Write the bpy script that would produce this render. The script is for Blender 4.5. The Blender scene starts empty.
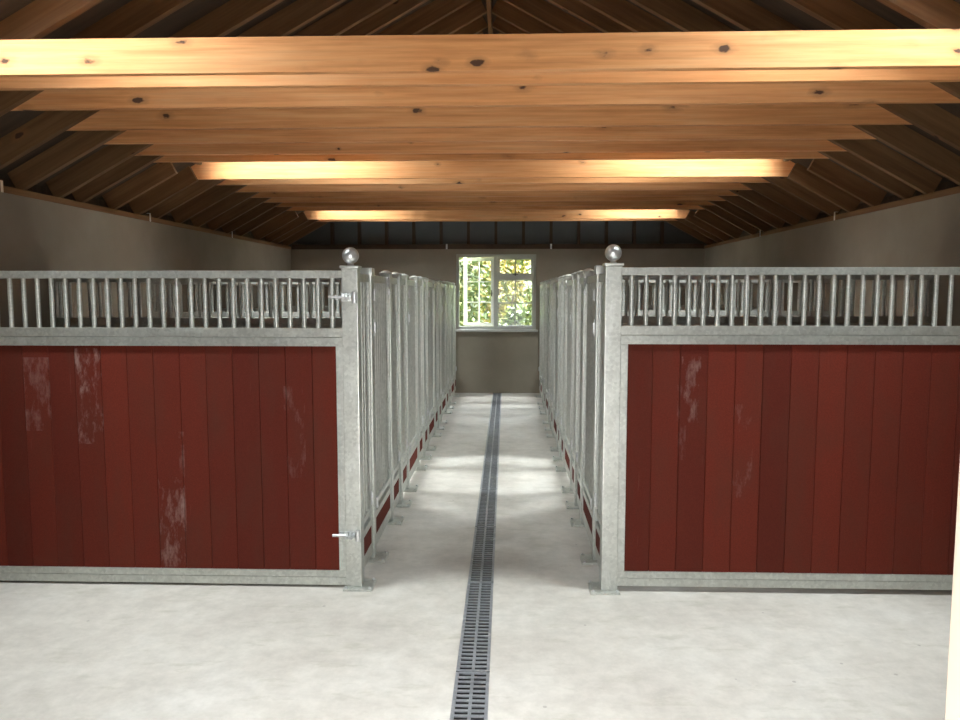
import bpy, bmesh, math, random
from mathutils import Vector, Matrix
random.seed(7)
PI = math.pi
C = bpy.context.scene.collection
S = bpy.context.scene

# ---------------------------------------------------------------- camera, world, light, exposure
EYE = 1.6; F = 760.0
TH = math.atan(68 / F); PS = math.atan(26 / F * math.cos(TH))
cam_d = bpy.data.cameras.new('camera'); cam = bpy.data.objects.new('camera', cam_d); C.objects.link(cam)
cam_d.sensor_width = 36; cam_d.lens = F / 960 * 36; cam_d.clip_start = 0.05; cam_d.clip_end = 200
cam.location = (0, 0, EYE); cam.rotation_euler = (PI / 2 - TH, 0, PS)
S.camera = cam

world = bpy.data.worlds.new('overcast_sky'); S.world = world; world.use_nodes = True
wn = world.node_tree.nodes; wl = world.node_tree.links; wn.clear()
wo = wn.new('ShaderNodeOutputWorld'); wb = wn.new('ShaderNodeBackground')
wb.inputs['Color'].default_value = (0.93, 0.97, 1.0, 1); wb.inputs['Strength'].default_value = 1.0
wt = wn.new('ShaderNodeTexCoord'); wx = wn.new('ShaderNodeSeparateXYZ'); wl.new(wt.outputs['Generated'], wx.inputs[0])
wr = wn.new('ShaderNodeMapRange'); wr.inputs[1].default_value = 0.0; wr.inputs[2].default_value = 1.0      # overcast sky: brighter overhead
wr.inputs[3].default_value = 0.8; wr.inputs[4].default_value = 34.0
wp = wn.new('ShaderNodeMath'); wp.operation = 'POWER'; wp.inputs[1].default_value = 3.5; wp.use_clamp = True
wq = wn.new('ShaderNodeMath'); wq.operation = 'MAXIMUM'; wq.inputs[1].default_value = 0.0
wl.new(wx.outputs[2], wq.inputs[0]); wl.new(wq.outputs[0], wp.inputs[0]); wl.new(wp.outputs[0], wr.inputs[0]); wl.new(wr.outputs[0], wb.inputs['Strength'])
wl.new(wb.outputs[0], wo.inputs[0])
world.cycles.sampling_method = 'AUTOMATIC'

def portal(name, loc, rot, sx, sy):            # daylight portals: they guide sky sampling through the real openings
    d = bpy.data.lights.new(name, 'AREA'); d.shape = 'RECTANGLE'; d.size = sx; d.size_y = sy
    d.cycles.is_portal = True
    o = bpy.data.objects.new(name, d); C.objects.link(o); o.location = loc; o.rotation_euler = rot
    return o

S.view_settings.view_transform = 'Standard'; S.view_settings.look = 'None'
S.view_settings.gamma = 1.0; S.view_settings.use_curve_mapping = False
S.view_settings.exposure = 1.80
S.cycles.max_bounces = 12; S.cycles.diffuse_bounces = 8; S.cycles.transparent_max_bounces = 16
S.cycles.glossy_bounces = 4
S.cycles.sample_clamp_indirect = 6.0

# ---------------------------------------------------------------- building numbers
XL, XR, XC = -3.40, 3.08, -0.16               # inner faces of the side walls, ridge
Y0, Y1 = 1.0, 12.0                            # inner faces of front and back wall
HW = 2.27                                     # top of the masonry
SL = 0.55; ANG = math.atan(SL); CA = math.cos(ANG)
HALF = (XR - XL) / 2
ZU = 2.34                                     # rafter underside at the wall face
RD = 0.15                                     # rafter depth
ZD = ZU + RD / CA                             # underside of the roof boarding at the wall face
BEAMS = [3.74, 3.98, 4.42, 4.97, 5.43, 5.88, 6.19, 7.15, 7.52, 8.05, 8.52, 8.98, 9.44, 9.90, 11.12, 11.45]
BZ0, BZ1 = 2.65, 2.815
SKY = [(3.30, 3.665), (6.25, 7.075), (10.22, 11.045)]
SKUS = [(0.60, 2.0), (0.60, 2.0), (0.60, 1.60)]                            # horizontal distance of the skylight from the wall face

# ---------------------------------------------------------------- materials
def mat(name):
    m = bpy.data.materials.new(name); m.use_nodes = True
    n = m.node_tree.nodes; b = n['Principled BSDF']
    return m, n, m.node_tree.links, b
def N(n, t, **k):
    x = n.new(t)
    for a, v in k.items(): setattr(x, a, v)
    return x
def ramp(n, l, src, stops):
    r = n.new('ShaderNodeValToRGB'); e = r.color_ramp.elements
    while len(e) < len(stops): e.new(0.5)
    for i, (p, c) in enumerate(stops): e[i].position = p; e[i].color = (*c, 1)
    l.new(src, r.inputs[0]); return r.outputs[0]
def mapping(n, l, scale, rnd=True):
    tc = n.new('ShaderNodeTexCoord'); mp = n.new('ShaderNodeMapping'); mp.inputs['Scale'].default_value = scale
    if rnd:
        oi = n.new('ShaderNodeObjectInfo'); ml = N(n, 'ShaderNodeMath', operation='MULTIPLY'); ml.inputs[1].default_value = 37.0
        l.new(oi.outputs['Random'], ml.inputs[0])
        ad = N(n, 'ShaderNodeVectorMath', operation='ADD'); l.new(tc.outputs['Object'], ad.inputs[0]); l.new(ml.outputs[0], ad.inputs[1])
        l.new(ad.outputs[0], mp.inputs[0])
    else: l.new(tc.outputs['Object'], mp.inputs[0])
    return mp.outputs[0]
def noise(n, l, vec, sc, det=4, rough=0.5):
    x = n.new('ShaderNodeTexNoise'); x.inputs['Scale'].default_value = sc; x.inputs['Detail'].default_value = det
    x.inputs['Roughness'].default_value = rough; l.new(vec, x.inputs['Vector']); return x.outputs['Fac']
def mix(n, l, fac, a, b, mode='MIX'):
    x = n.new('ShaderNodeMix'); x.data_type = 'RGBA'; x.blend_type = mode
    for s, v in ((x.inputs[0], fac), (x.inputs[6], a), (x.inputs[7], b)):
        if isinstance(v, (int, float)): s.default_value = v
        elif isinstance(v, tuple): s.default_value = (*v, 1)
        else: l.new(v, s)
    return x.outputs[2]
def mth(n, l, op, a, b=0.0, c=None):
    x = N(n, 'ShaderNodeMath', operation=op)
    for i, v in enumerate((a, b) if c is None else (a, b, c)):
        if isinstance(v, (int, float)): x.inputs[i].default_value = v
        else: l.new(v, x.inputs[i])
    return x.outputs[0]
def bump(n, l, b, h, st=0.3, d=0.01):
    x = n.new('ShaderNodeBump'); x.inputs['Strength'].default_value = st; x.inputs['Distance'].default_value = d
    l.new(h, x.inputs['Height']); l.new(x.outputs[0], b.inputs['Normal'])

def pine(name, c0, c1, c2, knots=True):
    m, n, l, b = mat(name)
    v = mapping(n, l, (0.55, 9, 9))
    g = noise(n, l, v, 2.2, 6, 0.6)
    col = ramp(n, l, g, [(0.25, c0), (0.5, c1), (0.75, c2)])
    v3 = mapping(n, l, (0.8, 40, 40)); g2 = noise(n, l, v3, 2.0, 3)
    col = mix(n, l, 0.35, col, ramp(n, l, g2, [(0.3, (0.55, 0.5, 0.45)), (0.7, (1, 1, 1))]), 'MULTIPLY')
    oi = n.new('ShaderNodeObjectInfo')
    tone = ramp(n, l, oi.outputs['Random'], [(0, (0.8, 0.78, 0.74)), (1, (1.0, 1.0, 1.0))])
    col = mix(n, l, 1.0, col, tone, 'MULTIPLY')
    if knots:
        kv0 = mapping(n, l, (3.6, 5.0, 7.0))
        wz = n.new('ShaderNodeTexNoise'); wz.inputs['Scale'].default_value = 6.0; l.new(kv0, wz.inputs['Vector'])
        sc_ = N(n, 'ShaderNodeVectorMath', operation='SCALE'); sc_.inputs['Scale'].default_value = 0.16; l.new(wz.outputs['Color'], sc_.inputs[0])
        ad_ = N(n, 'ShaderNodeVectorMath', operation='ADD'); l.new(kv0, ad_.inputs[0]); l.new(sc_.outputs[0], ad_.inputs[1]); kv = ad_.outputs[0]
        vo = n.new('ShaderNodeTexVoronoi'); vo.inputs['Scale'].default_value = 1.0; l.new(kv, vo.inputs['Vector'])
        sx = n.new('ShaderNodeSeparateColor'); l.new(vo.outputs['Color'], sx.inputs[0])
        on = mth(n, l, 'GREATER_THAN', sx.outputs[0], 0.35)
        rad = mth(n, l, 'MULTIPLY_ADD', sx.outputs[1], 0.10, 0.035)
        q = mth(n, l, 'DIVIDE', vo.outputs['Distance'], rad)
        k = mth(n, l, 'MULTIPLY', mth(n, l, 'SUBTRACT', 1.25, q), 3.0); k.node.use_clamp = True
        k = mth(n, l, 'MULTIPLY', k, on)
        ring = mth(n, l, 'MULTIPLY', mth(n, l, 'SUBTRACT', 2.6, q), 0.5); ring.node.use_clamp = True
        ring = mth(n, l, 'MULTIPLY', ring, on)
        col = mix(n, l, mth(n, l, 'MULTIPLY', ring, 0.6), col, (0.30, 0.13, 0.05))
        col = mix(n, l, mth(n, l, 'MULTIPLY', k, 0.9), col, (0.045, 0.022, 0.014))
    l.new(col, b.inputs['Base Color']); b.inputs['Roughness'].default_value = 0.62
    b.inputs['Specular IOR Level'].default_value = 0.3
    bump(n, l, b, g2, 0.12, 0.003)
    return m
M = {}
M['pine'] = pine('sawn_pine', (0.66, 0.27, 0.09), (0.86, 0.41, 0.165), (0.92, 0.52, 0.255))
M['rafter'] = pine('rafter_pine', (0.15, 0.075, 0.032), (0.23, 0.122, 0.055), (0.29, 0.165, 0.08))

def galv(name, base, metal=0.55, rough=0.42):
    m, n, l, b = mat(name)
    v = mapping(n, l, (1, 1, 1)); vo = n.new('ShaderNodeTexVoronoi'); vo.inputs['Scale'].default_value = 70; l.new(v, vo.inputs['Vector'])
    bw = n.new('ShaderNodeRGBToBW'); l.new(vo.outputs['Color'], bw.inputs[0])
    big = noise(n, l, v, 6, 5, 0.6)
    f = mth(n, l, 'ADD', mth(n, l, 'MULTIPLY', bw.outputs[0], 0.35), mth(n, l, 'MULTIPLY', big, 0.65))
    lo = tuple(x * 0.82 for x in base); hi = tuple(min(1, x * 1.12) for x in base)
    col = ramp(n, l, f, [(0.3, lo), (0.7, hi)])
    st = noise(n, l, mapping(n, l, (3, 3, 0.8)), 5, 4, 0.7)
    col = mix(n, l, ramp(n, l, st, [(0.58, (0, 0, 0)), (0.8, (0.5, 0.5, 0.5))]), col, (0.85, 0.86, 0.85))
    l.new(col, b.inputs['Base Color']); b.inputs['Metallic'].default_value = metal
    l.new(mth(n, l, 'MULTIPLY_ADD', big, 0.25, rough - 0.1), b.inputs['Roughness'])
    return m
M['galv'] = galv('galvanised_steel', (0.56, 0.57, 0.53), 0.68, 0.36)
M['zinc'] = galv('bright_zinc', (0.68, 0.69, 0.69), 0.85, 0.36)
M['drain'] = galv('drain_grey', (0.30, 0.31, 0.33), 0.5, 0.45)

def boards(name, x0, w, scuffs=(), axis=0):
    m, n, l, b = mat(name)
    tc = n.new('ShaderNodeTexCoord'); sp = n.new('ShaderNodeSeparateXYZ'); l.new(tc.outputs['Object'], sp.inputs[0])
    xx = sp.outputs[axis]; zz = sp.outputs[2]
    idx = mth(n, l, 'FLOOR', mth(n, l, 'DIVIDE', mth(n, l, 'SUBTRACT', xx, x0), w))
    wnz = N(n, 'ShaderNodeTexWhiteNoise', noise_dimensions='1D'); l.new(idx, wnz.inputs['W'])
    base = ramp(n, l, wnz.outputs['Value'], [(0, (0.100, 0.0165, 0.0095)), (1, (0.148, 0.0235, 0.013))])
    fine = noise(n, l, mapping(n, l, (1, 1, 1), False), 160, 2)
    base = mix(n, l, 0.5, base, ramp(n, l, fine, [(0.3, (0.75, 0.75, 0.75)), (0.7, (1.2, 1.2, 1.2))]), 'MULTIPLY')
    cl = noise(n, l, mapping(n, l, (2.5, 2.5, 0.9), False), 2.2, 5, 0.65)
    base = mix(n, l, ramp(n, l, cl, [(0.45, (0, 0, 0)), (0.75, (0.5, 0.5, 0.5))]), base, (0.085, 0.03, 0.018))
    sc = noise(n, l, mapping(n, l, (14, 14, 5), False), 1.6, 5, 0.7)
    thin = noise(n, l, mapping(n, l, (60, 60, 3), False), 1.0, 3, 0.6)
    for (a, c, d, e, lo, st) in scuffs:
        inx = mth(n, l, 'MULTIPLY', mth(n, l, 'GREATER_THAN', xx, a), mth(n, l, 'LESS_THAN', xx, c))
        inz = mth(n, l, 'MULTIPLY', mth(n, l, 'GREATER_THAN', zz, d), mth(n, l, 'LESS_THAN', zz, e))
        f = mth(n, l, 'MULTIPLY', mth(n, l, 'SUBTRACT', sc, lo), 5.0); f.node.use_clamp = True
        f = mth(n, l, 'MULTIPLY', mth(n, l, 'MULTIPLY', f, inx), mth(n, l, 'MULTIPLY', inz, st))
        base = mix(n, l, f, base, (0.40, 0.27, 0.24))
    t = mth(n, l, 'MULTIPLY', mth(n, l, 'SUBTRACT', thin, 0.70), 3.0); t.node.use_clamp = True
    base = mix(n, l, mth(n, l, 'MULTIPLY', t, 0.35), base, (0.36, 0.2, 0.16))
    l.new(base, b.inputs['Base Color']); b.inputs['Roughness'].default_value = 0.8; b.inputs['Specular IOR Level'].default_value = 0.15
    bump(n, l, b, fine, 0.15, 0.002)
    return m

def plain(name, col, rough=0.6, sc=0, amt=0.15, metal=0.0, st=(1, 1, 1)):
    m, n, l, b = mat(name)
    if sc:
        f = noise(n, l, mapping(n, l, st, False), sc, 5, 0.6)
        c = ramp(n, l, f, [(0.3, tuple(x * (1 - amt) for x in col)), (0.7, tuple(min(1, x * (1 + amt)) for x in col))])
        l.new(c, b.inputs['Base Color']); bump(n, l, b, f, 0.15, 0.004)
    else: b.inputs['Base Color'].default_value = (*col, 1)
    b.inputs['Roughness'].default_value = rough; b.inputs['Metallic'].default_value = metal
    return m
M['wall'] = plain('rendered_wall', (0.27, 0.235, 0.185), 0.9, 1.1, 0.16)
M['membrane'] = plain('grey_membrane', (0.11, 0.12, 0.12), 0.8, 3, 0.08)
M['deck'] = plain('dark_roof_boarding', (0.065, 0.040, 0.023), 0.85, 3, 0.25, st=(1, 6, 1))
M['slate'] = plain('slate', (0.06, 0.065, 0.075), 0.7, 5, 0.2)
M['white'] = plain('white_paint', (0.80, 0.80, 0.78), 0.4)
M['cream'] = plain('cream_painted_timber', (0.27, 0.21, 0.16), 0.5, 3, 0.04)
M['winframe_shaded'] = plain('shaded_white_window_paint', (0.48, 0.49, 0.46), 0.45)  # white frame paint, greyed so its backlit shade sits in the colour
M['black'] = plain('black_iron', (0.03, 0.03, 0.03), 0.5)
M['trench'] = plain('drain_trench', (0.03, 0.03, 0.03), 0.9)
M['bark'] = plain('bark', (0.10, 0.07, 0.05), 0.9, 8, 0.3)
M['yard'] = plain('yard_concrete', (0.16, 0.15, 0.14), 0.9, 2, 0.1)
M['lawn'] = plain('grass', (0.16, 0.24, 0.06), 0.9, 4, 0.3)

def floor_mat():
    m, n, l, b = mat('power_floated_concrete')
    v = mapping(n, l, (1, 1, 1), False)
    a = noise(n, l, v, 1.3, 6, 0.62); f = noise(n, l, v, 9, 6, 0.7); g = noise(n, l, v, 60, 3)
    col = ramp(n, l, a, [(0.3, (0.47, 0.432, 0.388)), (0.5, (0.555, 0.52, 0.47)), (0.7, (0.61, 0.582, 0.54))])
    col = mix(n, l, 0.6, col, ramp(n, l, f, [(0.35, (0.74, 0.735, 0.72)), (0.65, (1.06, 1.06, 1.06))]), 'MULTIPLY')
    s = noise(n, l, mapping(n, l, (0.8, 2.2, 1), False), 4.2, 5, 0.7)
    col = mix(n, l, ramp(n, l, s, [(0.56, (0, 0, 0)), (0.72, (0.6, 0.6, 0.6))]), col, (0.36, 0.34, 0.27))
    vo = n.new('ShaderNodeTexVoronoi'); vo.inputs['Scale'].default_value = 5.5; l.new(v, vo.inputs['Vector'])
    d = mth(n, l, 'LESS_THAN', vo.outputs['Distance'], 0.045)
    col = mix(n, l, mth(n, l, 'MULTIPLY', d, 0.45), col, (0.18, 0.17, 0.15))
    l.new(col, b.inputs['Base Color']); l.new(mth(n, l, 'MULTIPLY_ADD', f, 0.3, 0.45), b.inputs['Roughness'])
    b.inputs['Specular IOR Level'].default_value = 0.35
    bump(n, l, b, mth(n, l, 'ADD', f, g), 0.12, 0.003)
    return m
M['floor'] = floor_mat()
def glass_mat():
    m = bpy.data.materials.new('clear_glass'); m.use_nodes = True
    n = m.node_tree.nodes; l = m.node_tree.links; n.clear()
    o = n.new('ShaderNodeOutputMaterial'); t = n.new('ShaderNodeBsdfTransparent'); g = n.new('ShaderNodeBsdfGlossy')
    t.inputs[0].default_value = (0.94, 0.96, 0.95, 1); g.inputs['Roughness'].default_value = 0.03
    fr = n.new('ShaderNodeFresnel'); fr.inputs[0].default_value = 1.45; mx = n.new('ShaderNodeMixShader')
    l.new(fr.outputs[0], mx.inputs[0]); l.new(t.outputs[0], mx.inputs[1]); l.new(g.outputs[0], mx.inputs[2]); l.new(mx.outputs[0], o.inputs[0])
    return m
M['glass'] = glass_mat()
def leaf_mat(name, c0, c1, c2):
    m, n, l, b = mat(name)
    g = n.new('ShaderNodeNewGeometry')
    l.new(ramp(n, l, g.outputs['Random Per Island'], [(0, c0), (0.5, c1), (1, c2)]), b.inputs['Base Color'])
    b.inputs['Roughness'].default_value = 0.5
    return m
M['leaf_yellow'] = leaf_mat('yellow_leaves', (0.13, 0.085, 0.012), (0.18, 0.13, 0.02), (0.10, 0.115, 0.02))
M['leaf_green'] = leaf_mat('green_leaves', (0.02, 0.035, 0.008), (0.05, 0.075, 0.015), (0.10, 0.11, 0.025))
M['leaf_pale'] = leaf_mat('pale_leaves', (0.07, 0.10, 0.04), (0.12, 0.14, 0.055), (0.17, 0.17, 0.08))

# ---------------------------------------------------------------- mesh helpers
class MB:
    def __init__(s): s.bm = bmesh.new()
    def box(s, x0, x1, y0, y1, z0, z1, mtx=None):
        r = bmesh.ops.create_cube(s.bm, size=1)['verts']
        for v in r:
            v.co = Vector(((x0 + x1) / 2 + v.co.x * (x1 - x0), (y0 + y1) / 2 + v.co.y * (y1 - y0), (z0 + z1) / 2 + v.co.z * (z1 - z0)))
            if mtx is not None: v.co = mtx @ v.co
        return s
    def cyl(s, p0, p1, r0, r1=None, n=14):
        r1 = r0 if r1 is None else r1
        p0 = Vector(p0); p1 = Vector(p1); d = p1 - p0; q = Vector((0, 0, 1)).rotation_difference(d)
        vs = bmesh.ops.create_cone(s.bm, cap_ends=True, segments=n, radius1=r0, radius2=r1, depth=d.length)['verts']
        for v in vs: v.co = q @ v.co + (p0 + p1) / 2
        return s
    def ball(s, c, r, sc=(1, 1, 1)):
        for v in bmesh.ops.create_uvsphere(s.bm, u_segments=28, v_segments=18, radius=r)['verts']:
            v.co = Vector((c[0] + v.co.x * sc[0], c[1] + v.co.y * sc[1], c[2] + v.co.z * sc[2]))
        return s
    def ring(s, c, R, r, axis='X', sq=1.0, n=24, k=8):
        vs = []
        for i in range(n):
            a = 2 * PI * i / n
            for j in range(k):
                b = 2 * PI * j / k; rr = R + r * math.cos(b); h = r * math.sin(b)
                p = (h, rr * math.cos(a) * sq, rr * math.sin(a)) if axis == 'X' else (rr * math.cos(a), rr * math.sin(a), h)
                vs.append(s.bm.verts.new((c[0] + p[0], c[1] + p[1], c[2] + p[2])))
        for i in range(n):
            for j in range(k):
                s.bm.faces.new((vs[i * k + j], vs[((i + 1) % n) * k + j], vs[((i + 1) % n) * k + (j + 1) % k], vs[i * k + (j + 1) % k]))
        return s
    def prism(s, pts, y0, y1, f=lambda p, y: (p[0], y, p[1])):
        a = [s.bm.verts.new(f(p, y0)) for p in pts]; b = [s.bm.verts.new(f(p, y1)) for p in pts]
        s.bm.faces.new(a); s.bm.faces.new(b[::-1])
        for i in range(len(pts)): s.bm.faces.new((a[i], b[i], b[(i + 1) % len(pts)], a[(i + 1) % len(pts)]))
        return s
    def mesh(s, name, m, bevel=0.0, smooth=False):
        if bevel:
            bmesh.ops.bevel(s.bm, geom=[e for e in s.bm.edges if e.is_manifold and e.calc_face_angle(0) > 0.6], offset=bevel, segments=2, affect='EDGES', profile=0.7, clamp_overlap=True)
        bmesh.ops.recalc_face_normals(s.bm, faces=s.bm.faces)
        me = bpy.data.meshes.new(name); s.bm.to_mesh(me); s.bm.free(); me.materials.append(M[m] if isinstance(m, str) else m)
        if smooth:
            for p in me.polygons: p.use_smooth = True
            try: me.set_sharp_from_angle(angle=0.7)
            except Exception: pass
        return me
    def build(s, name, m, parent=None, bevel=0.0, smooth=False):
        return put(name, s.mesh(name, m, bevel, smooth), parent)
def put(name, me, parent=None, loc=None, rot=None):
    o = bpy.data.objects.new(name, me); C.objects.link(o)
    if parent: o.parent = parent
    if loc: o.location = loc
    if rot: o.rotation_euler = rot
    return o
def tag(o, label=None, cat=None, group=None, kind=None):
    if label: o['label'] = label
    if cat: o['category'] = cat
    if group: o['group'] = group
    if kind: o['kind'] = kind
    return o
def thing(name, label, cat, loc=(0, 0, 0), group=None, rz=0):
    o = put(name, None, None, loc, (0, 0, rz)); return tag(o, label, cat, group)
def struct(name, mb, m, bevel=0): return tag(mb.build(name, m, None, bevel), kind='structure')
ORD = ['first', 'second', 'third', 'fourth', 'fifth', 'sixth', 'seventh', 'eighth', 'ninth', 'tenth', 'eleventh', 'twelfth', 'thirteenth',
       'fourteenth', 'fifteenth', 'sixteenth', 'seventeenth', 'eighteenth', 'nineteenth', 'twentieth', 'twenty-first', 'twenty-second', 'twenty-third', 'twenty-fourth', 'twenty-fifth']

# ---------------------------------------------------------------- setting: floor, walls, ceiling
DX0, DX1 = -0.207, -0.064
b = MB(); b.box(XL - .2, DX0, Y0 - .15, Y1 + .2, -.12, 0); b.box(DX1, XR + .2, Y0 - .15, Y1 + .2, -.12, 0); struct('floor', b, 'floor')
b = MB(); b.box(DX0, DX1, Y0 - .15, Y1 + .2, -.12, -.10); b.box(DX0, DX1, Y0 - .15, Y0 - .05, -.1, 0); b.box(DX0, DX1, Y1 - .001, Y1 + .2, -.1, 0); b.box(DX0 + .0005, DX0 + .003, Y0 - .05, Y1, -.1, -.0125); b.box(DX1 - .003, DX1 - .0005, Y0 - .05, Y1, -.1, -.0125)
struct('drain_trench_floor', b, 'trench')
b = MB(); b.box(-14, 14, -14, Y0 - .15, -.12, -.01); struct('yard_ground', b, 'yard')
b = MB(); b.box(-20, 20, Y1 + .2, Y1 + 22, -.5, -.06); struct('garden_ground', b, 'lawn')
ZE = ZD - SL * .2 - .004
struct('wall_left', MB().box(XL - .2, XL, Y0, Y1, 0, HW), 'wall'); struct('wall_right', MB().box(XR, XR + .2, Y0, Y1, 0, HW), 'wall')
b = MB(); b.box(XL - .2, XL - .12, Y0 - .15, Y1 + .2, HW, ZE); b.box(XR + .12, XR + .2, Y0 - .15, Y1 + .2, HW, ZE); struct('trim_4', b, 'deck')
WX0, WX1, WZ0, WZ1 = -.784, .473, 1.01, 2.19
b = MB(); b.box(XL - .2, WX0, Y1, Y1 + .2, 0, HW); b.box(WX1, XR + .2, Y1, Y1 + .2, 0, HW)
b.box(WX0, WX1, Y1, Y1 + .2, 0, WZ0); b.box(WX0, WX1, Y1, Y1 + .2, WZ1, HW); struct('wall_back', b, 'wall')
DW0, DW1, DH = -0.85, 0.67, 2.0               # doorway in the front wall
b = MB(); b.box(XL - .2, DW0 - .07, Y0 - .15, Y0, 0, HW); b.box(DW1, XR + .2, Y0 - .15, Y0, 0, HW); b.box(DW0 - .07, DW1, Y0 - .15, Y0, DH + .06, HW)
struct('wall_front', b, 'wall')
b = MB(); b.box(.605, .67, Y0 - .15, Y0 + .02, 0, DH); b.box(DW0 - .07, DW0, Y0 - .15, Y0 + .02, 0, DH); b.box(DW0 - .07, .67, Y0 - .15, Y0 + .02, DH, DH + .06)
struct('door_1', b, 'cream', 0.004)
def slope_z(u, z0): return z0 + SL * u
def gable(yy0, yy1):
    q = MB(); z = HW
    q.prism([(XL - .12, z), (XR + .12, z), (XR + .12, ZD - .12 * SL), (XC, ZD + SL * HALF), (XL - .12, ZD - .12 * SL)], yy0, yy1); return q
struct('wall_back_gable', gable(Y1 + .08, Y1 + .2), 'membrane')
struct('wall_front_gable', gable(Y0 - .15, Y0), 'wall')
# roof boarding and covering with three openings each side
def slope_strip(q, side, u0, u1, y0, y1, t0, t1):
    # a slab on the slope: u = horizontal distance from the wall face, t = vertical offset
    def X(u): return XL + u if side < 0 else XR - u
    pts = [(u0, slope_z(u0, ZD) + t0), (u1, slope_z(u1, ZD) + t0), (u1, slope_z(u1, ZD) + t1), (u0, slope_z(u0, ZD) + t1)]
    q.prism([(X(u), z) for u, z in pts], y0, y1)
def slope_holes(q, side, t0, t1):
    ys = [Y0 - .3] + [v for s in SKY for v in s] + [Y1 + .35]
    for i in range(0, len(ys), 2): slope_strip(q, side, -.45, HALF, ys[i], ys[i + 1], t0, t1)
    for k, (a, c) in enumerate(SKY):
        slope_strip(q, side, -.45, SKUS[k][0], a, c, t0, t1); slope_strip(q, side, SKUS[k][1], HALF, a, c, t0, t1)
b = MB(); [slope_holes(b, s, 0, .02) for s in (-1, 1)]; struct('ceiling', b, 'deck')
b = MB(); [slope_holes(b, s, .02, .07) for s in (-1, 1)]; struct('ceiling_roof_covering', b, 'slate')

# wall plates (trim)
def timber(name, L, W, H, m, loc, rot, **k):   # long axis = local x, centred
    o = MB().box(-L / 2, L / 2, -W / 2, W / 2, -H / 2, H / 2).build(name, m, None, 0.002)
    o.location = loc; o.rotation_euler = rot; return tag(o, **k)
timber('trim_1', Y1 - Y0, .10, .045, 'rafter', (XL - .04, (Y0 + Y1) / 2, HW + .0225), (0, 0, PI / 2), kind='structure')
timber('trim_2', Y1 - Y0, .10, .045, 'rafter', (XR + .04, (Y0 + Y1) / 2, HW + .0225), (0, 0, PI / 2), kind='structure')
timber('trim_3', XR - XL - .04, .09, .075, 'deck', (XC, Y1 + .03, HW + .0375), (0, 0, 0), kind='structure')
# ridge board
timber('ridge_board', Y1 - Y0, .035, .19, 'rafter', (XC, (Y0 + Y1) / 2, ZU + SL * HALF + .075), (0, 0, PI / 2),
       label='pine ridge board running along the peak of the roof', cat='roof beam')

# rafters
RY = [1.15, 1.6, 2.05, 2.45, 2.86, 3.25] + [round(v - .047, 3) for v in BEAMS[:7]] + [6.65] + [round(v - .047, 3) for v in BEAMS[7:14]] + [10.55] + [round(v - .047, 3) for v in BEAMS[14:]] + [11.93]
def rafter(side, u0, u1, y, label, name='rafter'):
    L = (u1 - u0) / CA; um = (u0 + u1) / 2; x = XL + um if side < 0 else XR - um
    nx = (-math.sin(ANG) if side < 0 else math.sin(ANG)) * RD / 2
    z = ZU + SL * um + CA * RD / 2
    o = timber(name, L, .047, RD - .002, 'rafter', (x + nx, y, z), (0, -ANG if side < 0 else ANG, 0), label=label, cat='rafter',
               group='left roof slope rafters' if side < 0 else 'right roof slope rafters')
    return o
for side, sn in ((-1, 'left'), (1, 'right')):
    for i, y in enumerate(RY):
        hole = [s for s in SKY if s[0] - .03 < y < s[1] + .03]
        w = ORD[len(RY) - 1 - i]
        if hole:
            inh = [v for v in RY if hole[0][0] - .03 < v < hole[0][1] + .03]
            if len(inh) > 1: sn_ = ['front ', 'rear '][inh.index(y)] if len(inh) == 2 else ['front ', 'middle ', 'rear '][inh.index(y)]
            else: sn_ = ''
            k = ['nearest', 'middle', 'farthest'][SKY.index(hole[0])]; SKU = SKUS[SKY.index(hole[0])]
            rafter(side, -.06, SKU[0] - .07, y, f'{sn_}short pine rafter below the {k} skylight on the {sn} roof slope')
            rafter(side, SKU[1] + .11, HALF - .02, y, f'{sn_}short pine rafter above the {k} skylight on the {sn} roof slope')
        else:
            rafter(side, -.06, HALF - .02, y, f'sloping pine rafter on the {sn} roof slope, {w} from the back window wall')
    for k, (a, c) in enumerate(SKY):
        kk = ['nearest', 'middle', 'farthest'][k]; SKU = SKUS[k]
        for u, wd in ((SKU[0] - .025, 'lower'), (SKU[1] + .025, 'upper')):
            x = XL + u if side < 0 else XR - u
            o = timber('trimmer', c - a - .06, .045, .045, 'rafter', (x, (a + c) / 2, slope_z(u, ZD) - .0225 - .014), (0, 0, PI / 2),
                       label=f'pine trimmer along the {wd} edge of the {kk} skylight on the {sn}', cat='roof timber')
        # skylight unit in the opening
        um = sum(SKU) / 2; x = XL + um if side < 0 else XR - um
        r = thing('skylight', f'{kk} skylight in the {sn} roof slope, above the sunlit tie beam', 'skylight', (x, (a + c) / 2, slope_z(um, ZD) + .06), 'roof skylights')
        r.rotation_euler = (0, -ANG if side < 0 else ANG, 0)
        hl = (SKU[1] - SKU[0]) / CA / 2; hw = (c - a) / 2
        q = MB(); q.box(-hl - .03, hl + .03, -hw - .03, -hw + .03, .03, .09).box(-hl - .03, hl + .03, hw - .03, hw + .03, .03, .09)
        q.box(-hl - .03, -hl + .03, -hw + .03, hw - .03, .03, .09).box(hl - .03, hl + .03, -hw + .03, hw - .03, .03, .09)
        q.build('frame', 'white', r); MB().box(-hl + .03, hl - .03, -hw + .03, hw - .03, .055, .065).build('pane', 'glass', r)
        portal('skylight_portal', (x, (a + c) / 2, slope_z(um, ZD) + .012), (0, -ANG if side < 0 else ANG, 0), hl * 2, hw * 2)
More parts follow.
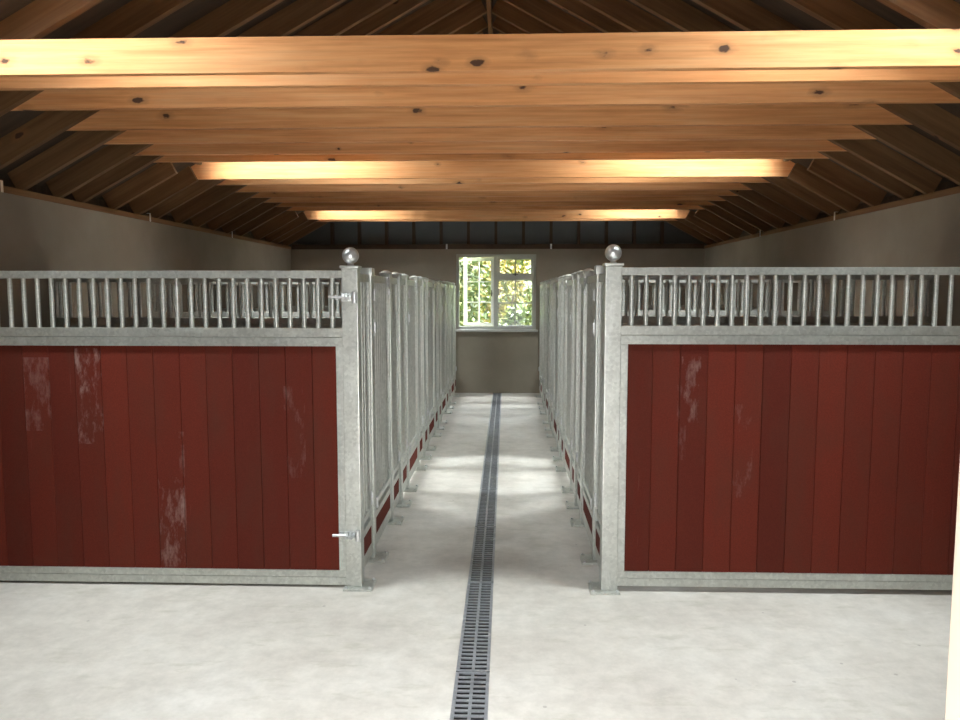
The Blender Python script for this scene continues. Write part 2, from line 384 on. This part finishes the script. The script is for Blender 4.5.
# tie beams
for i, y in enumerate(BEAMS):
    uo = (BZ0 - ZU) / SL
    x0, x1 = XL + uo - .16, XR - uo + .16
    bm_ = MB().prism([(x0 + .0, BZ0), (x1, BZ0), (x1 + .0 - .0, BZ0 + .06), (x1 - .1, BZ1), (x0 + .1, BZ1), (x0, BZ0 + .06)], -.0225, .0225)
    o = bm_.build('tie_beam', 'pine', None, 0.002); o.location = (0, y, 0)
    lit = {3.74: 'nearest pine tie beam, its face glaring bright at both ends', 7.15: 'pine tie beam lit bright at both ends by the middle skylights',
           11.12: 'farthest brightly lit pine tie beam, short bright patches near the back wall'}
    tag(o, lit.get(y, f'horizontal pine tie beam across the roof, {ORD[i]} counting back from the glaring nearest one'), 'roof beam', 'pine tie beams')
# studs of the back gable
sx = [XC + .43 * k for k in range(-6, 7)]
for k, x in enumerate(sx):
    u = min(x - XL, XR - x); top = ZU + SL * u - .02
    if top < HW + .2: continue
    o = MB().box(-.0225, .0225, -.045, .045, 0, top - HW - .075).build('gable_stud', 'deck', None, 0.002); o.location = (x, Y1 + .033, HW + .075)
    tag(o, f'dark upright stud in the gable over the back wall, {ORD[k]} from the left', 'stud', 'gable studs above the back wall')
# plate straps
for nm, (x, y, rz), lb in [('wall_strap', (XL + .011, 5.08, PI / 2), 'on the left wall plate, nearest one'), ('wall_strap', (XL + .011, 7.22, PI / 2), 'on the left wall plate, middle one'),
                           ('wall_strap', (XL + .011, 9.4, PI / 2), 'on the left wall plate, farthest one'), ('wall_strap', (XR - .011, 7.31, -PI / 2), 'on the right wall plate, nearer one'),
                           ('wall_strap', (XR - .011, 9.4, -PI / 2), 'on the right wall plate, farther one'), ('wall_strap', (.70, Y1 - .016, 0), 'above the back wall right of the window'),
                           ('wall_strap', (-.93, Y1 - .016, 0), 'above the back wall left of the window')]:
    o = MB().box(-.013, .013, -.0008, .0008, HW - .002, HW + .075).box(-.013, .013, -.0008, .03, HW + .075, HW + .0766).build(nm, 'zinc')
    if rz == PI / 2: o.rotation_euler = (0, 0, PI / 2); o.location = (x, y, 0)
    elif rz: o.rotation_euler = (0, 0, -PI / 2); o.location = (x, y, 0)
    else: o.location = (x, y, 0)
    tag(o, 'thin bright steel strap ' + lb, 'strap', 'steel wall plate straps')

portal('door_portal', ((DW0 + .605) / 2, Y0 - .08, DH / 2), (PI / 2, 0, PI), .605 - DW0, DH)
portal('window_portal', ((WX0 + WX1) / 2, Y1 + .19, (WZ0 + WZ1) / 2), (-PI / 2, 0, PI), WX1 - WX0, WZ1 - WZ0)

# ---------------------------------------------------------------- window
def window():
    yA, yB = Y1 + .05, Y1 + .11
    root = put('window_1', None); tag(root, kind='structure')
    mx = -.165
    q = MB(); f = .045
    q.box(WX0, WX0 + f, yA, yB, WZ0, WZ1).box(WX1 - f, WX1, yA, yB, WZ0, WZ1).box(mx - .03, mx + .03, yA, yB, WZ0, WZ1)
    for a, c in ((WX0 + f, mx - .03), (mx + .03, WX1 - f)): q.box(a, c, yA, yB, WZ0, WZ0 + f).box(a, c, yA, yB, WZ1 - f, WZ1)
    tz = 1.825
    q.box(mx + .03, WX1 - f, yA, yB, tz - .03, tz + .03)
    q.build('window_frame', 'winframe_shaded', root, .003)
    # right: top-hung light above, fixed light below
    def leafed(name, x0, x1, z0, z1, cols, rows, s, m, parent, y=None, th=.04):
        y = yA + .008 if y is None else y
        r = MB().box(x0, x0 + s, y, y + th, z0, z1).box(x1 - s, x1, y, y + th, z0, z1).box(x0 + s, x1 - s, y, y + th, z0, z0 + s).box(x0 + s, x1 - s, y, y + th, z1 - s, z1)
        for i in range(1, cols):
            xx = x0 + s + (x1 - x0 - 2 * s) * i / cols; r.box(xx - .009, xx + .009, y + .005, y + th - .005, z0 + s, z1 - s)
        for j in range(1, rows):
            zz = z0 + s + (z1 - z0 - 2 * s) * j / rows; r.box(x0 + s, x1 - s, y + .006, y + th - .006, zz - .009, zz + .009)
        fr = r.build(name, m, parent, 0)
        MB().box(x0 + s, x1 - s, y + th / 2 - .002, y + th / 2 + .002, z0 + s, z1 - s).build('pane', 'glass', fr)
        return fr
    fl = leafed('fanlight', mx + .032, WX1 - f - .002, tz + .032, WZ1 - f - .002, 2, 1, .036, 'winframe_shaded', root)
    MB().box(-.012, .012, -.03, 0, -.02, .02).box(-.045, .045, -.034, -.026, -.006, .006).build('window_stay', 'black', fl).location = ((mx + WX1 - f) / 2 + .015, yA + .008, tz + .05)
    leafed('fixed_light', mx + .032, WX1 - f - .002, WZ0 + f + .002, tz - .032, 2, 2, .016, 'winframe_shaded', root)
    # left: casement hinged on the mullion, swung outwards
    piv = put('casement_sash', None, root, (mx - .032, yB - .01, 0), (0, 0, -math.radians(24)))
    w = (mx - .03) - (WX0 + f) - .006
    piv.location.z = 0
    sash = leafed('sash_frame', -w, 0, WZ0 + f + .004, WZ1 - f - .004, 2, 3, .048, 'white', piv, 0.0)
    q = MB(); q.box(-.03, -.02, -.02, 0, 1.56, 1.60).box(-.032, -.018, -.03, -.02, 1.53, 1.63); q.build('sash_handle', 'black', piv)
    s = MB().box(WX0 - .03, WX1 + .03, Y1 - .05, Y1, WZ0 - .035, WZ0 - .002).box(WX0, WX1, Y1, Y1 + .16, WZ0 - .002, WZ0 + .003).build('window_sill', 'winframe_shaded', root, .003)
window()

# ---------------------------------------------------------------- drain grates
GP = .0365
def grate_mesh():
    q = MB(); L = .99
    q.box(DX0, DX0 + .014, 0, L, -.012, -.001).box(DX1 - .014, DX1, 0, L, -.012, -.001).box(-.1415, -.1295, 0, L, -.02, -.002)
    k = int(L / GP)
    for i in range(k + 1):
        y = .004 + i * (L - .012) / k
        q.box(DX0 + .014, DX1 - .014, y, y + .0135, -.008, -.0025)
    q.box(DX0 + .014, DX1 - .014, 0, .005, -.008, -.0015); q.box(DX0 + .014, DX1 - .014, L - .005, L, -.008, -.0015)
    return q.mesh('drain_grate', 'drain')
gm = grate_mesh()
for i in range(11):
    o = put('drain_grate', gm, None, (0, 1.09 + i, 0)) if i < 10 else None
    if o is None:
        o = put('drain_grate', gm, None, (0, 11.09, 0)); o.scale = (1, .91, 1)
    tag(o, f'length of slotted grey drain grate in the aisle floor, {ORD[i]} counting from the doorway', 'drain grate', 'aisle drain grates')
o = MB().box(DX0, DX1, Y0 - .05, 1.085, -.02, -.001).build('drain_end_plate', 'drain'); tag(o, 'plain steel end plate of the aisle drain by the doorway', 'drain plate')

# ---------------------------------------------------------------- stall front row and partitions
XPL, XPR = -.817, .556                          # post centres
BAY = 1.6; YF = 4.0
ZP = 1.735
def cap_mesh(kind, h):
    q = MB()
    if kind == 'flat': q.box(-h - .006, h + .006, -h - .006, h + .006, 0, .014)
    elif kind == 'block': q.box(-h - .006, h + .006, -h - .006, h + .006, -.03, .016)
    else: q.cyl((0, 0, -.004), (0, 0, .008), h * 1.22, n=28).cyl((0, 0, .008), (0, 0, .022), h * 1.22, h * .35, n=28)
    return q
bar_lo = MB().cyl((0, 0, 0), (0, 0, 1), .0122, n=14).mesh('bar', 'galv', 0, True)
def bar(parent, x, y, z0, z1, r=1.0):
    o = put('bar', bar_lo, parent, (x, y, z0)); o.scale = (r, r, z1 - z0); return o

def post(x, y, h, label, cap, side, foot=True, ball=False, group=None):
    ZP = 1.735 + (.012 if side > 0 else .0)
    r = thing('stall_post', label, 'post', (x, y, 0), group)
    MB().box(-h, h, -h, h, .012, ZP - (.012 if cap != 'dome' else .016)).build('shaft', 'galv', r, .005)
    q = cap_mesh('flat' if ball else cap, h)
    c = q.build('post_cap', 'galv' , r, .002, True); c.location = (0, 0, ZP - .012)
    if ball:
        MB().cyl((0, 0, 0), (0, 0, .02), .018, .014).ball((0, 0, .055), .0435).build('ball_finial', 'zinc', r, 0, True).location = (0, 0, ZP)
    if foot:
        o = .025 * (-side); w = .078
        q = MB().box(o - w, o + w, -w, w, 0, .012)
        fp = q.build('base_plate', 'galv', r, .002)
        for sx_, sy_ in ((-1, -1), (1, -1), (1, 1), (-1, 1)):
            MB().cyl((0, 0, .012), (0, 0, .019), .009, n=6).cyl((0, 0, .019), (0, 0, .023), .005, n=10).build('anchor_bolt', 'zinc', fp).location = (o + sx_ * (w - .014), sy_ * (w - .014), 0)
    return r
def frame(parent, name, p): return MB().box(*p).build(name, 'galv', parent, .003)

Z_TOP0, Z_TOP1, Z_MID1, Z_MIDC, Z_MID0, Z_BOT1, Z_BOT0 = 1.672, 1.712, 1.41, 1.362, 1.314, .093, .0135
def infill(name, parent, x0, x1, z0, z1, bw, start, m, t=.022):
    # tongue-and-groove boards with a V joint between, one panel
    q = MB(); xs = []; x = start
    lo, hi = min(x0, x1), max(x0, x1)
    k = math.floor((lo - start) / bw); edges = [lo]
    x = start + bw * (k + 1)
    while x < hi - .004:
        if x > lo + .004: edges.append(x)
        x += bw
    edges.append(hi); v = .0032; d = .0045
    pts = []
    for i in range(len(edges) - 1):
        a, c = edges[i], edges[i + 1]
        pts += [(a + (v if i else 0), 0), (c - (v if i < len(edges) - 2 else 0), 0)]
        if i < len(edges) - 2: pts += [(c, d)]
    front = [(px, -t / 2 + py) for px, py in pts]; back = [(px, t / 2 - py) for px, py in reversed(pts)]
    q.prism(front + back, z0, z1, lambda p, z: (p[0], p[1], z))
    return q.build(name, m, parent)

def partition(side, k):
    y = YF + BAY * k
    sn = 'left' if side < 0 else 'right'
    px = XPL - .043 if side < 0 else XPR + .043
    wx = XL if side < 0 else XR
    lo, hi = min(px, wx), max(px, wx)
    if side < 0: lo += .003; hi -= .002
    else: lo += .002; hi -= .003
    lb = (f'wide front stall panel of red boards under a barred grille, {sn} of the aisle' if k == 0 else
          f'barred steel stall divider on the {sn}, {ORD[k-1]} one behind the red front panel')
    r = thing('stall_divider', lb, 'stall panel', (0, y, .015 if side > 0 else 0), 'stall partitions')
    h = .022
    frame(r, 'top_rail', (lo, hi, -h, h, Z_TOP0, Z_TOP1))
    frame(r, 'middle_rail', (lo, hi, -h, h, Z_MIDC + .001, Z_MID1)); frame(r, 'middle_rail', (lo, hi, -h, h, Z_MID0, Z_MIDC - .001))
    frame(r, 'bottom_rail', (lo, hi, -h, h, Z_BOT0, Z_BOT1 - .036)); frame(r, 'bottom_rail', (lo, hi, -h, h, Z_BOT1 - .035, Z_BOT1))
    for s in (-1, 1):
        near = (s < 0) == (side > 0)           # stile next to the aisle post
        xs = (lo, lo + .037) if s < 0 else (hi - .037, hi)
        frame(r, 'stile', (xs[0], xs[1], -h, h, Z_BOT1, Z_MID0))
        if not near: frame(r, 'upright', (xs[0], xs[1], -h, h, Z_MID1, Z_TOP0))
    m = RB[(side, k)] if (side, k) in RB else RB[(side, 1)]
    a, c = lo + .037, hi - .037
    bw = .143
    st = (c - .0 - .13) if side < 0 else (a + .13)
    infill('board_infill', r, a, c, Z_BOT1, Z_MID0, bw, st, m)
    x = -.917 if side < 0 else .655
    step = .0756 if side < 0 else .0740
    while lo + .05 < x < hi - .05 or abs(x - px) < .1:
        bar(r, x, 0, Z_MID1 - .002, Z_TOP0 + .002); x += step * side
    return r
# scuffed boards: (x0, x1, z0, z1, threshold, strength) in panel coordinates
lb0 = XPL - .043 - .002 - .037 - .13
RB = {(-1, 0): boards('red_boards_left_front', lb0, .143, [(lb0 - 9 * .143, lb0 - 8 * .143, .78, 1.30, .52, .42), (lb0 - 9 * .143, lb0 - 8 * .143, .93, 1.30, .47, .25),
                                                          (lb0 - 6 * .143, lb0 - 5 * .143, .10, .60, .50, .42), (lb0 - 5 * .143 - .02, lb0 - 5 * .143 + .01, .3, .85, .46, .25),
                                                          (lb0 - 11 * .143, lb0 - 10 * .143, .85, 1.25, .46, .28), (lb0 - 1.1 * .143, lb0 - .3 * .143, .6, 1.1, .52, .2)]),
      (1, 0): boards('red_boards_right_front', XPR + .043 + .002 + .037 + .13, .143, [(.92, 1.02, .9, 1.25, .52, .35), (1.2, 1.3, .5, 1.0, .56, .25), (.9, .95, .7, 1.1, .5, .2)]),
      (-1, 1): boards('red_boards_left', lb0, .143), (1, 1): boards('red_boards_right', XPR + .214, .143)}
M['kick'] = boards('red_kick_boards', 0.0, .5)

for side in (-1, 1):
    for k in range(5): partition(side, k)

def side_unit(side, k, y0, y1, gate, label, group):
    """an aisle panel lying in the plane x = post centre, from y0 to y1"""
    x = XPL if side < 0 else XPR
    sn = 'left' if side < 0 else 'right'
    r = thing('stall_gate' if gate else 'grille_screen', label, 'gate' if gate else 'barred panel', (x - side * .010, y0, 0), group)
    L = y1 - y0; g = .004; h = .018 if gate else .016; s = .03
    y_a, y_b = g, L - g
    frame(r, 'stile', (-h, h, y_a, y_a + s, .05, 1.70)); frame(r, 'stile', (-h, h, y_b - s, y_b, .05, 1.70))
    frame(r, 'top_rail', (-h, h, y_a + s, y_b - s, 1.655, 1.70))
    frame(r, 'middle_rail', (-h, h, y_a + s, y_b - s, .30, .335)); frame(r, 'middle_rail', (-h, h, y_a + s, y_b - s, .225, .265))
    frame(r, 'bottom_rail', (-h, h, y_a + s, y_b - s, .05, .12))
    MB().box(min(side * .006, -side * .015), max(side * .006, -side * .015), y_a + s, y_b - s, .12, .225).build('kick_board', 'kick', r)
    n = max(3, round((L - 2 * s) / .072)) - 1
    for i in range(1, n + 1): bar(r, 0, y_a + s + (L - 2 * g - 2 * s) * i / (n + 1), .333, 1.657)
    ax = -side
    if gate:
        q = MB(); q.ring((ax * .028, y_b - .10, 1.665), .028, .006, 'X', 1.25); q.box(min(0, ax * .03), max(0, ax * .03), y_b - .105, y_b - .095, 1.69, 1.70)
        q.build('latch_ring', 'zinc', r, 0, True)
        q = MB().cyl((ax * .027, y_b - .015, 1.60), (ax * .027, y_b - .075, 1.60), .008).box(min(ax * .018, ax * .026), max(ax * .018, ax * .026), y_b - .03, y_b - .005, 1.58, 1.62)
        q.build('slide_bolt', 'zinc', r, .001)
        q = MB().box(min(ax * .018, ax * .028), max(ax * .018, ax * .028), .004, .03, 1.34, 1.44).cyl((ax * .03, .017, 1.36), (ax * .03, .017, 1.42), .008)
        q.build('drop_handle', 'zinc', r, .001)
        for z in (.33, 1.58):
            q = MB().cyl((ax * .03, .012, z - .03), (ax * .03, .012, z + .03), .009).box(min(ax * .018, ax * .026), max(ax * .018, ax * .026), 0.006, .045, z - .013, z + .013).cyl((ax * .03, .013, z + .03), (ax * .03, .013, z + .038), .013, n=6)
            q.build('hinge', 'zinc', r, .001)
    else:
        q = MB().cyl((ax * .022, L - .03, .36), (ax * .022, L - .03, .42), .007).box(min(ax * .014, ax * .022), max(ax * .014, ax * .022), L - .04, L - .02, .35, .43)
        q.build('clamp', 'zinc', r, .001)
    return r

for side, sn, x in ((-1, 'left', XPL), (1, 'right', XPR)):
    n = 0
    for k in range(5):
        yk = YF + BAY * k
        if k == 0:
            fp = post(x, yk, .043, f'thick galvanised corner post with ball top at the {sn} side of the aisle mouth', 'flat', side, True, True, 'ball-topped corner posts')
            if side < 0:
                for z, zl in ((.30, 'lower'), (1.573, 'upper')):
                    q = MB().cyl((-.108, -.056, 0), (.005, -.056, 0), .008, n=12).cyl((-.034, -.056, 0), (-.020, -.056, 0), .021, n=6).cyl((-.016, -.058, 0), (-.002, -.058, 0), .023, n=6).cyl((.002, -.056, 0), (.014, -.056, 0), .016, n=6)
                    q.box(-.045, .042, -.0475, -.045, -.022, .022).cyl((.028, -.058, -.029), (.028, -.058, .029), .013, n=12).box(-.075, -.055, -.056, -.022, -.012, .012)
                    q.build('hinge_bolt', 'zinc', fp, .001).location = (0, 0, z)
        else:
            n += 1
            post(x, yk, .041, f'galvanised {sn} aisle post at a stall divider, {ORD[n-1]} behind the ball-topped post', 'dome', side, True, False, f'{sn} aisle stall posts')
        n += 1; post(x, yk + .44, .036, f'slim galvanised gate post on the {sn} of the aisle, {ORD[n-1]} behind the ball-topped post', 'block' if k == 0 else 'dome', side, True, False, f'{sn} aisle stall posts')
        n += 1; post(x, yk + 1.17, .036, f'slim galvanised gate post on the {sn} of the aisle, {ORD[n-1]} behind the ball-topped post', 'dome', side, True, False, f'{sn} aisle stall posts')
        g0 = .043 if k == 0 else .042
        side_unit(side, k, yk + g0, yk + .404, False, f'narrow barred panel on the {sn}, just in front of the {ORD[k]} stall gate', f'{sn} narrow barred panels')
        side_unit(side, k, yk + .476, yk + 1.134, True, f'barred galvanised stall gate with red kick board on the {sn}, {ORD[k]} along the aisle', f'{sn} stall gates')
        side_unit(side, k, yk + 1.206, yk + (BAY - .042 if k < 4 else BAY - .002), False, f'narrow barred panel on the {sn}, just behind the {ORD[k]} stall gate', f'{sn} narrow barred panels')

# ---------------------------------------------------------------- garden behind the window
def shrub(name, x, y, rx, ry, h, nleaf, m, label, leaf=.07, z0=0.35, seed=1, stems=4):
    rnd = random.Random(seed)
    r = thing(name, label, 'bush' if h < 3 else 'tree', (x, y, -.06), 'shrubs outside the window')
    vs, fs = [], []
    for i in range(nleaf):
        while True:
            p = Vector((rnd.uniform(-1, 1), rnd.uniform(-1, 1), rnd.uniform(-1, 1)))
            if .35 < p.length < 1: break
        q = 1 + .25 * math.sin(5 * p.x + seed) * math.cos(4 * p.z)
        c = Vector((p.x * rx * q, p.y * ry * q, z0 + (p.z + 1) / 2 * (h - z0)))
        a = Matrix.Rotation(rnd.uniform(0, 2 * PI), 3, 'Z') @ Matrix.Rotation(rnd.uniform(-1.2, 1.2), 3, 'X') @ Matrix.Rotation(rnd.uniform(0, 6.3), 3, 'Y')
        s = leaf * rnd.uniform(.6, 1.4); b0 = len(vs)
        for px, py, pz in ((-s, 0, 0), (0, -.45 * s, .12 * s), (s, 0, 0), (0, .45 * s, .12 * s)): vs.append(c + a @ Vector((px, py, pz)))
        fs.append((b0, b0 + 1, b0 + 2, b0 + 3))
    me = bpy.data.meshes.new('foliage'); me.from_pydata(vs, [], fs); me.materials.append(M[m]); put('foliage', me, r)
    q = MB()
    for i in range(stems):
        a = 2 * PI * i / stems; q.cyl((.06 * math.cos(a), .06 * math.sin(a), 0), (rx * .5 * math.cos(a), ry * .4 * math.sin(a), h * .75), .04, .012, 7)
    q.build('stems', 'bark', r)
shrub('garden_shrub', -1.05, 14.6, .75, .6, 2.9, 2600, 'leaf_green', 'green leafy shrub outside, seen through the open left window light', seed=3)
shrub('garden_shrub', -.15, 16.6, .9, .7, 3.3, 2600, 'leaf_yellow', 'yellow autumn shrub outside behind the middle of the window', seed=5)
shrub('garden_shrub', .95, 15.2, .65, .6, 2.4, 2200, 'leaf_pale', 'pale green shrub outside behind the right window light', seed=8)
shrub('garden_shrub', .25, 13.8, .45, .4, 1.45, 1300, 'leaf_green', 'low dark green bush outside, below the right window light', seed=11, z0=.1)
shrub('garden_tree', -2.2, 18.4, 2.1, 1.2, 5.6, 7000, 'leaf_yellow', 'tall yellow leaved tree outside, far behind the left window light', .10, 1.0, seed=13)
shrub('garden_tree', 2.1, 20.8, 2.1, 1.2, 5.8, 7000, 'leaf_green', 'tall green tree outside, far behind the right window light', .10, 1.0, seed=17)
shrub('garden_tree', -.2, 23.5, 3.0, 1.2, 6.5, 8000, 'leaf_pale', 'pale green tree farthest away outside, behind the middle of the window', .14, .3, seed=21)
